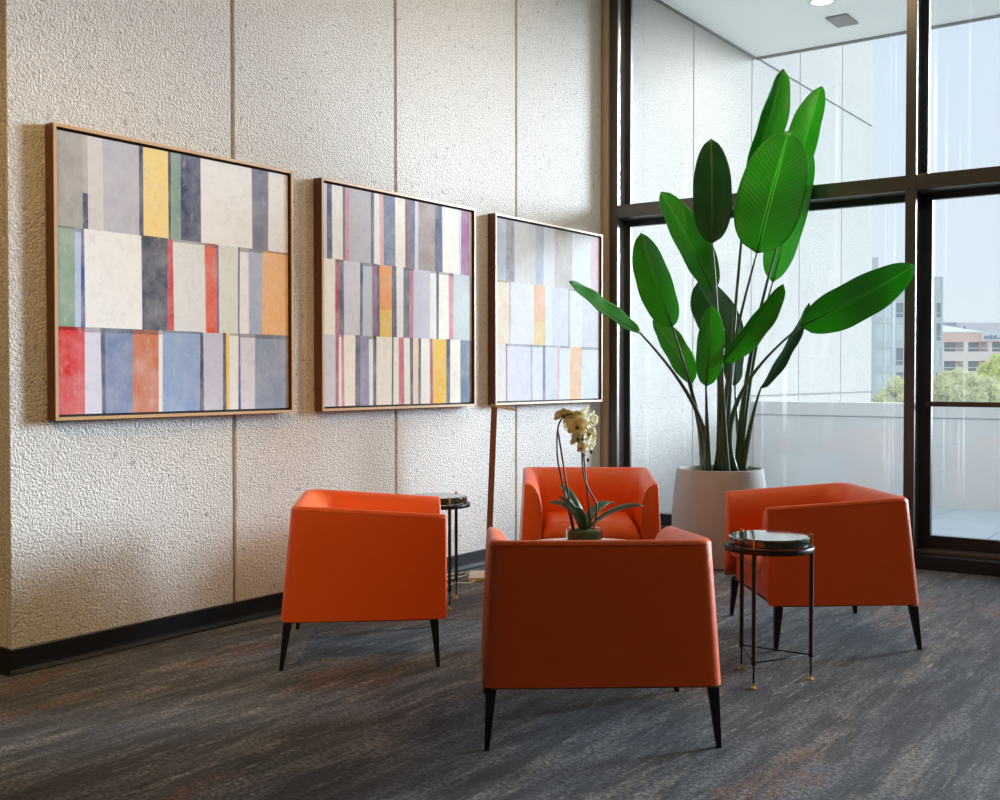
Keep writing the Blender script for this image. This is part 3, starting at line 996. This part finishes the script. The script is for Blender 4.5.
rows2 = [(0, .335, [(0, LV), (.021, SL), (.05, WH), (.114, SL), (.128, (206, 150, 162)), (.154, (186, 186, 198)), (.286, SL), (.307, WH), (.341, (222, 176, 178)), (.367, (120, 132, 160)), (.444, CR), (.511, (148, 92, 114)), (.534, (104, 110, 138)), (.58, LV), (.603, (160, 146, 146)), (.723, SL), (.772, LV), (.784, CR), (.898, LV), (.919, (156, 102, 150)), (.984, WH)]),
         (.335, .675, [(0, CR), (.069, (166, 80, 104)), (.095, SL), (.118, LV), (.219, SL), (.236, (190, 200, 214)), (.292, (138, 104, 142)), (.324, SL), (.341, ((238, 158, 84), (244, 196, 76))), (.422, SL), (.45, WH), (.5, (108, 114, 132)), (.541, (194, 120, 140)), (.568, (194, 198, 216)), (.686, WH), (.73, SL), (.75, CR), (.822, (204, 136, 150)), (.86, (188, 200, 204))]),
         (.675, 1, [(0, LV), (.069, (166, 86, 116)), (.089, WH), (.103, (206, 130, 144)), (.118, CR), (.189, SL), (.219, (136, 138, 176)), (.271, WH), (.299, SL), (.32, CR), (.422, SL), (.433, CR), (.466, (202, 100, 122)), (.5, CR), (.541, SL), (.564, (242, 208, 176)), (.603, SL), (.62, CR), (.682, (168, 88, 112)), (.703, (244, 192, 50)), (.804, SL), (.834, CR), (.911, (104, 120, 148))])]
rows3 = [(0, .34, [(0, (196, 202, 214)), (.088, (158, 160, 168)), (.158, (226, 223, 220)), (.29, (216, 214, 216)), (.351, (186, 194, 208)), (.43, (232, 230, 236)), (.533, (202, 194, 190)), (.711, WH), (.905, (236, 200, 212))]),
         (.34, .685, [(0, (242, 224, 198)), (.111, (200, 180, 184)), (.129, (235, 235, 242)), (.336, ((246, 190, 152), (246, 206, 130))), (.439, WH), (.51, (222, 222, 234)), (.67, (180, 180, 190)), (.687, WH), (.815, (218, 216, 224))]),
         (.685, 1, [(0, (238, 230, 230)), (.082, (176, 130, 150)), (.097, (226, 227, 240)), (.305, (170, 172, 186)), (.32, (232, 232, 240)), (.42, (116, 128, 162)), (.443, (226, 226, 240)), (.559, (240, 190, 190)), (.582, WH), (.687, (250, 196, 150)), (.808, (226, 228, 240))])]
painting(2.628, 3.960, 1.020, 2.240, rows1, 'abstract painting nearest the camera with red, navy and yellow blocks', 11, 1.1)
painting(4.163, 5.497, 1.020, 2.240, rows2, 'middle abstract painting of many narrow stripes with purple and yellow accents', 12, 1.12)
painting(5.706, 7.044, 1.020, 2.240, rows3, 'palest abstract painting nearest the window with peach blocks', 13, 0.74)

# ------------------------------------------------------------------ planter and its plant
PX, PY = -3.00, 6.61
pl = empty('planter', (PX, PY, 0))
tag(pl, 'large tapered concrete planter in front of the window', 'planter')
lathe('body', [(0.0, 0.0), (0.27, 0.0), (0.285, 0.01), (0.300, 0.10), (0.308, 0.20), (0.305, 0.34), (0.292, 0.48), (0.276, 0.600), (0.272, 0.612), (0.262, 0.616), (0.252, 0.612), (0.250, 0.60), (0.25, 0.55), (0.0, 0.55)], M['planter'], pl, 64)
lathe('soil', [(0.0, 0.582), (0.12, 0.578), (0.25, 0.570)], M['soil'], pl, 40)

plant = empty('bird_of_paradise_plant', (PX, PY, 0.575))
tag(plant, 'tall leafy plant with big paddle leaves in the concrete planter', 'plant')
PD = (Vector((PX, PY, 0)) - EYE).dot(fw)          # distance of the pot along the view axis
base_inv = Vector((PX, PY, 0.575))

def leaf_blade(base, tip, width, roll, fold, mat, curl=0.0, droop=0.0, split=False, n=22, m=8):
    """paddle blade; roll turns it about its midrib away from facing the viewer, fold closes its halves"""
    ax = tip - base
    L = ax.length
    d = ax.normalized()
    view = (EYE - (base + tip) * 0.5).normalized()
    side = d.cross(view).normalized()
    nrm = side.cross(d).normalized()
    q = Matrix.Rotation(roll, 3, d)
    side, nrm = q @ side, q @ nrm
    if nrm.z < -0.2 and False: nrm = -nrm
    verts, faces, uvs = [], [], []
    for i in range(n + 1):
        t = i / n
        wprof = (1 - (1 - t / 0.42) ** 2.4) ** 0.55 if t < 0.42 else (1 - ((t - 0.42) / 0.58) ** 2.5) ** 0.62
        if t == 0: wprof = 0.05
        if t == 1: wprof = 0.02
        c = base + ax * t + nrm * (curl * L * 4 * t * (1 - t)) - Vector((0, 0, 1)) * droop * L * t * t
        for j in range(-m, m + 1):
            u = j / m
            wv = 0.005 * math.sin(t * 19 + (1.7 if j > 0 else 0)) * abs(u)
            a = fold * abs(u) ** 0.8
            half = width * 0.5 * wprof * abs(u)
            tt = 0.0
            if split and t > 0.93:
                tt = -0.10 * L * (1 - abs(abs(u) - 0.5) * 2) * (t - 0.93) / 0.07
            p = c + side * (math.copysign(1, u) * half * math.cos(a)) + nrm * (half * math.sin(a) + wv - half * half * 0.6) + d * tt
            verts.append(p - base_inv)
            uvs.append((0.5 + u * 0.5, t))
    k = 2 * m + 1
    for i in range(n):
        for j in range(k - 1):
            faces.append((i * k + j, i * k + j + 1, (i + 1) * k + j + 1, (i + 1) * k + j))
    o = mesh_obj('leaf', verts, faces, mat, plant, True)
    ul = o.data.uv_layers.new(name='UVMap')
    for poly in o.data.polygons:
        for li in poly.loop_indices:
            ul.data[li].uv = uvs[o.data.loops[li].vertex_index]
    md = o.modifiers.new('thickness', 'SOLIDIFY'); md.thickness = 0.0025; md.offset = 0
    # raised midrib as a sub-part
    ribp = []
    for i in range(n + 1):
        ribp.append(Vector(verts[i * k + m]))
    tube('midrib', ribp, [0.0065 * (1 - 0.8 * i / n) for i in range(n + 1)], M['stem'], o, 6)
    return o

# (root px on the soil, base px, tip px, depth offset of base / tip, width px, roll deg, fold deg, material, curl)
LEAVES = [
    (703, (640, 333), (569, 282), -0.25, -0.45, 30, 62, 18, 'leaf', -0.03, (697, 412)),
    (706, (672, 327), (641, 233), -0.20, -0.30, 40, -22, 22, 'leaf', 0.02, (695, 405)),
    (716, (713, 292), (661, 192), -0.05, 0.00, 40, 28, 26, 'leaf', 0.03, (722, 390)),
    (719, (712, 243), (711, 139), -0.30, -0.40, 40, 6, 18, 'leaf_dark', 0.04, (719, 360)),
    (724, (746, 188), (783, 69), 0.10, 0.05, 38, 34, 30, 'leaf', 0.03, (733, 340)),
    (723, (757, 253), (789, 131), -0.35, -0.45, 68, -10, 14, 'leaf', 0.03, (728, 380)),
    (738, (789, 205), (822, 86), 0.05, 0.02, 40, -30, 26, 'leaf', 0.03, (752, 350)),
    (740, (773, 282), (810, 150), 0.22, 0.25, 40, -28, 14, 'leaf', 0.02, (752, 370)),
    (727, (722, 362), (783, 284), -0.35, -0.55, 34, 40, 34, 'leaf', 0.02, (724, 420)),
    (708, (706, 386), (712, 306), -0.40, -0.45, 30, 14, 22, 'leaf', 0.02, (707, 430)),
    (704, (691, 384), (654, 318), -0.05, 0.05, 32, 34, 26, 'leaf', 0.02, (699, 425)),
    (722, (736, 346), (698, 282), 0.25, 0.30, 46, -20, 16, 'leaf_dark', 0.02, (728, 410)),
    (736, (801, 326), (914, 266), -0.20, -0.35, 47, 24, 16, 'leaf', 0.04, (738, 400)),
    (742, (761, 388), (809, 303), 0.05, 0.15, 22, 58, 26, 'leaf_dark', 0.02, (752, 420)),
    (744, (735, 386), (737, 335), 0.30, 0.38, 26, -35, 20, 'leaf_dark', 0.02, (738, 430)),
]
for i, (rx, bp, tp, db, dt, wpx, roll, fold, mt, curl, mid) in enumerate(LEAVES):
    base = at(bp[0], bp[1], PD + db)
    tip = at(tp[0], tp[1], PD + dt)
    wid = wpx * (PD + db) / F
    leaf_blade(base, tip, wid, math.radians(roll), math.radians(fold), M[mt], curl, 0.0, False)
    root = at(rx, 470, PD + db * 0.25)
    root.z = 0.584
    md_ = at(mid[0], mid[1], PD + db * 0.55)
    pts = bez(root, root + (md_ - root) * 0.7 + Vector((0, 0, 0.05)), md_ + (md_ - root) * 0.15, base, 16)
    # quadratic style pull through the mid pixel
    pts = []
    for k in range(21):
        t = k / 20
        ctrl = md_ * 2 - (root + base) * 0.5
        pts.append(root * (1 - t) ** 2 + ctrl * 2 * t * (1 - t) + base * t * t)
    tube('stem', [p - base_inv for p in pts], [0.019 * (1 - t / 20) ** 1.3 + 0.0065 for t in range(21)], M['stem'], plant, 8)

# ------------------------------------------------------------------ orchid on the coffee table
OX, OY, OZ = -2.692, 4.427, 0.405
orc_depth = (Vector((OX, OY, 0.6)) - EYE).dot(fw)
M['clear_glass'] = NT('pot_glass')
_t = M['clear_glass']
_t.set(Base_Color=(0.90, 0.95, 0.92), Roughness=0.02)
_t.b.inputs['Transmission Weight'].default_value = 1.0
_t.b.inputs['IOR'].default_value = 1.25
M['clear_glass'] = _t.m
pet = NT('orchid_petal')
_nz = pet.noise(40, 3, 0.6)
pet.set(Base_Color=pet.mix(_nz, (0.90, 0.83, 0.46), (0.94, 0.90, 0.68)), Roughness=0.55)
pet.b.inputs['Subsurface Weight'].default_value = 0.0
_tl = pet.node('ShaderNodeBsdfTranslucent'); _tl.inputs[0].default_value = (0.85, 0.80, 0.50, 1)
_mx = pet.node('ShaderNodeMixShader'); _mx.inputs[0].default_value = 0.35
pet.l.new(pet.b.outputs[0], _mx.inputs[1]); pet.l.new(_tl.outputs[0], _mx.inputs[2]); pet.l.new(_mx.outputs[0], pet.out.inputs[0])
M['petal'] = pet.m

orch = empty('orchid', (OX, OY, OZ))
tag(orch, 'pale yellow orchid in a low glass pot on the coffee table', 'plant')
oi = Vector((OX, OY, OZ))
lathe('pot', [(0.0, 0.0), (0.080, 0.0), (0.086, 0.004), (0.086, 0.085), (0.083, 0.087), (0.080, 0.085), (0.080, 0.008), (0.0, 0.008)], M['clear_glass'], orch, 40)
bm = bmesh.new()
add_lathe(bm, [(0.0, 0.009), (0.076, 0.009), (0.078, 0.03), (0.077, 0.072), (0.05, 0.082), (0.0, 0.086)], 30)
for v in bm.verts:
    v.co += Vector((noise.noise(v.co * 60), noise.noise(v.co * 60 + Vector((3, 0, 0))), noise.noise(v.co * 60 + Vector((0, 5, 0))))) * 0.003
bm_obj('moss', bm, M['moss'], orch, True)

def strap_leaf(tip_px, wid, bend, seed, dd):
    tip = at(tip_px[0], tip_px[1], orc_depth + dd) - oi
    root = Vector((0.01 * math.cos(seed), 0.01 * math.sin(seed), 0.075))
    hi = root.lerp(tip, 0.5) + Vector((0, 0, bend))
    verts, faces, uvs = [], [], []
    n, m = 14, 3
    for i in range(n + 1):
        t = i / n
        c = root * (1 - t) ** 2 + hi * 2 * t * (1 - t) + tip * t * t
        d = ((hi - root) * (1 - t) + (tip - hi) * t).normalized()
        sd_ = d.cross(Vector((0, 0, 1)))
        sd_ = sd_.normalized() if sd_.length > 0.05 else rt.copy()
        w = wid * (0.45 + 0.55 * math.sin(PI * min(1, t * 0.9 + 0.05))) * (1 if t < 0.8 else math.sqrt(max(0.0, 1 - ((t - 0.8) / 0.2) ** 2)) + 0.02)
        up_ = sd_.cross(d).normalized()
        for j in range(-m, m + 1):
            u = j / m
            verts.append(c + sd_ * (w * 0.5 * u) + up_ * (abs(u) * w * 0.22))
            uvs.append((0.5 + u * 0.5, t))
    k = 2 * m + 1
    for i in range(n):
        for j in range(k - 1):
            faces.append((i * k + j, i * k + j + 1, (i + 1) * k + j + 1, (i + 1) * k + j))
    o = mesh_obj('leaf', verts, faces, M['orchid_leaf'], orch, True)
    ul = o.data.uv_layers.new(name='UVMap')
    for poly in o.data.polygons:
        for li in poly.loop_indices:
            ul.data[li].uv = uvs[o.data.loops[li].vertex_index]
    md = o.modifiers.new('thickness', 'SOLIDIFY'); md.thickness = 0.002
for q in (((549, 503), 0.080, 0.07, 0, 0.02), ((643, 506), 0.085, 0.06, 1, -0.05), ((560, 485), 0.075, 0.04, 2, 0.10), ((572, 508), 0.06, 0.05, 3, -0.15), ((614, 503), 0.07, 0.07, 4, 0.18), ((558, 496), 0.06, 0.04, 5, -0.08)):
    strap_leaf(*q)

def px_path(pts, dd=0.0):
    return [at(x, y, orc_depth + dd) - oi for x, y in pts]
def smooth_path(P, n=6):
    out = []
    for i in range(len(P) - 1):
        p0, p1, p2, p3 = P[max(0, i - 1)], P[i], P[i + 1], P[min(len(P) - 1, i + 2)]
        for k in range(n):
            t = k / n
            out.append(0.5 * ((2 * p1) + (p2 - p0) * t + (2 * p0 - 5 * p1 + 4 * p2 - p3) * t * t + (-p0 + 3 * p1 - 3 * p2 + p3) * t ** 3))
    out.append(P[-1])
    return out
tube('flower_stem', smooth_path(px_path([(573, 531), (564, 490), (558, 462), (557, 440), (559, 424), (565, 416), (572, 414)])), 0.0040, M['orchid_stem'], orch, 8)
tube('support_stake', px_path([(574, 531), (558, 431)], 0.01), 0.0045, M['orchid_stem'], orch, 8)
tube('flower_stem', smooth_path(px_path([(593, 530), (597, 506), (589, 490), (584, 476), (582, 455), (583, 436), (583, 424), (579, 416)])), 0.0040, M['orchid_stem'], orch, 8)
tube('support_stake', px_path([(591, 531), (582, 438)], 0.01), 0.0042, M['orchid_stem'], orch, 8)

def make_petal(bm, mat4, L, w, cup):
    n, m = 6, 3
    vs = []
    for i in range(n + 1):
        t = i / n
        ww = w * 0.5 * (math.sin(PI * (0.12 + 0.80 * t ** 0.8))) ** 0.7
        row = []
        for j in range(-m, m + 1):
            u = j / m
            row.append(bm.verts.new(mat4 @ Vector((u * ww, L * t, cup * L * t * t + 0.2 * ww * u * u))))
        vs.append(row)
    for i in range(n):
        for j in range(2 * m):
            bm.faces.new((vs[i][j], vs[i][j + 1], vs[i + 1][j + 1], vs[i + 1][j]))

def flower(px, py, dd, facing, size, seed):
    rnd = random.Random(seed)
    c = at(px, py, orc_depth + dd) - oi
    f = empty('flower', c); f.parent = orch
    q = facing.to_track_quat('Z', 'Y').to_matrix().to_4x4()
    for k, (ang, L, w, z) in enumerate(((90, 1.0, 0.75, 0), (215, 1.0, 0.72, 0), (325, 1.0, 0.72, 0), (20, 1.02, 1.15, 0.003), (160, 1.02, 1.15, 0.003))):
        bm = bmesh.new()
        mm = q @ Matrix.Translation((0, 0, z)) @ Matrix.Rotation(math.radians(ang - 90 + rnd.uniform(-8, 8)), 4, 'Z') @ Matrix.Rotation(math.radians(rnd.uniform(-5, 18)), 4, 'X')
        make_petal(bm, mm, size * L, size * w, 0.12)
        pe = bm_obj('petal', bm, M['petal'], f, True, False)
        mdd = pe.modifiers.new('thickness', 'SOLIDIFY'); mdd.thickness = 0.0012
    bm = bmesh.new()
    make_petal(bm, q @ Matrix.Translation((0, 0, 0.008)) @ Matrix.Rotation(PI, 4, 'Z') @ Matrix.Rotation(math.radians(40), 4, 'X'), size * 0.45, size * 0.4, 0.3)
    bm_obj('lip', bm, M['moss'], f, True, False)
random.seed(3)
flw = [(562, 414, 0.0, 0.036), (573, 417, 0.03, 0.042), (581, 412, 0.05, 0.044), (589, 421, 0.02, 0.044), (577, 426, -0.03, 0.042), (586, 434, 0.04, 0.042), (576, 438, 0.02, 0.036), (589, 444, 0.03, 0.034), (583, 448, -0.01, 0.028), (568, 425, 0.02, 0.034)]
for i, (x, y, dd, s) in enumerate(flw):
    d = (-fw * random.uniform(0.2, 1.0) + rt * random.uniform(-0.7, 0.8) + Vector((0, 0, random.uniform(-0.5, 0.2)))).normalized()
    flower(x, y, dd, d, s * 1.22, i)
for x, y in ((588, 460), (591, 452), (584, 455)):
    bm = bmesh.new()
    bmesh.ops.create_icosphere(bm, subdivisions=2, radius=0.008, matrix=Matrix.Translation(at(x, y, orc_depth + 0.02) - oi) @ Matrix.Diagonal((0.8, 0.8, 1.3, 1)))
    bm_obj('bud', bm, M['moss'], orch, True)

# ------------------------------------------------------------------ warm ceiling lights, out of view, added as fill for the lounge
def downlight(x, y, watts, where):
    t = empty('fill_downlight', (x, y, ZC))
    tag(t, 'unseen warm ceiling downlight added as fill ' + where, 'light', 'added fill downlights of the lounge')
    lathe('rim', [(0.10, 0.0), (0.10, -0.01), (0.08, -0.01), (0.08, 0.0)], M['cord'], t, 24)
    l = bpy.data.lights.new('lamp', 'AREA')
    l.shape = 'DISK'; l.size = 0.16
    l.energy = watts
    l.color = (1.0, 0.74, 0.44)
    o = bpy.data.objects.new('lamp', l)
    C.objects.link(o); o.parent = t
    o.location = (0, 0, -0.012)
for x, y, w, where in ((-2.3, 0.6, 2, 'nearest the plaster wall, behind the camera'), (0.2, 3.6, 26, 'to the right of the seating group'), (-2.45, 5.5, 26, 'above the armchairs by the window')):
    downlight(x, y, w, where)

def warm_fill_spot(x, y, tgt, watts, where):
    """unseen ceiling spot added to throw warm fill on the plaster wall"""
    t = empty('warm_fill_spot', (x, y, ZC))
    tag(t, 'unseen black ceiling spotlight added as warm fill on the ' + where, 'light', 'added fill spotlights for the plaster wall')
    d = (Vector(tgt) - Vector((x, y, ZC - 0.16))).normalized()
    tube('stem', [(0, 0, 0), (0, 0, -0.12)], 0.012, M['dark_metal'], t, 10)
    c = Vector((0, 0, -0.16))
    tube('housing', [c - d * 0.10, c - d * 0.08, c + d * 0.04], [0.03, 0.045, 0.05], M['dark_metal'], t, 20)
    l = bpy.data.lights.new('lamp', 'SPOT')
    l.energy = watts
    l.color = (1.0, 0.59, 0.19)
    l.spot_size = math.radians(46)
    l.spot_blend = 0.8
    l.shadow_soft_size = 0.08
    o = bpy.data.objects.new('lamp', l)
    C.objects.link(o); o.parent = t
    o.location = c + d * 0.06
    o.rotation_euler = (-d).to_track_quat('Z', 'Y').to_euler()
warm_fill_spot(-1.6, -1.0, (XW, 2.45, 1.0), 420, 'painting nearest the camera')
warm_fill_spot(0.6, 0.8, (XW, 4.7, 2.2), 220, 'middle painting')
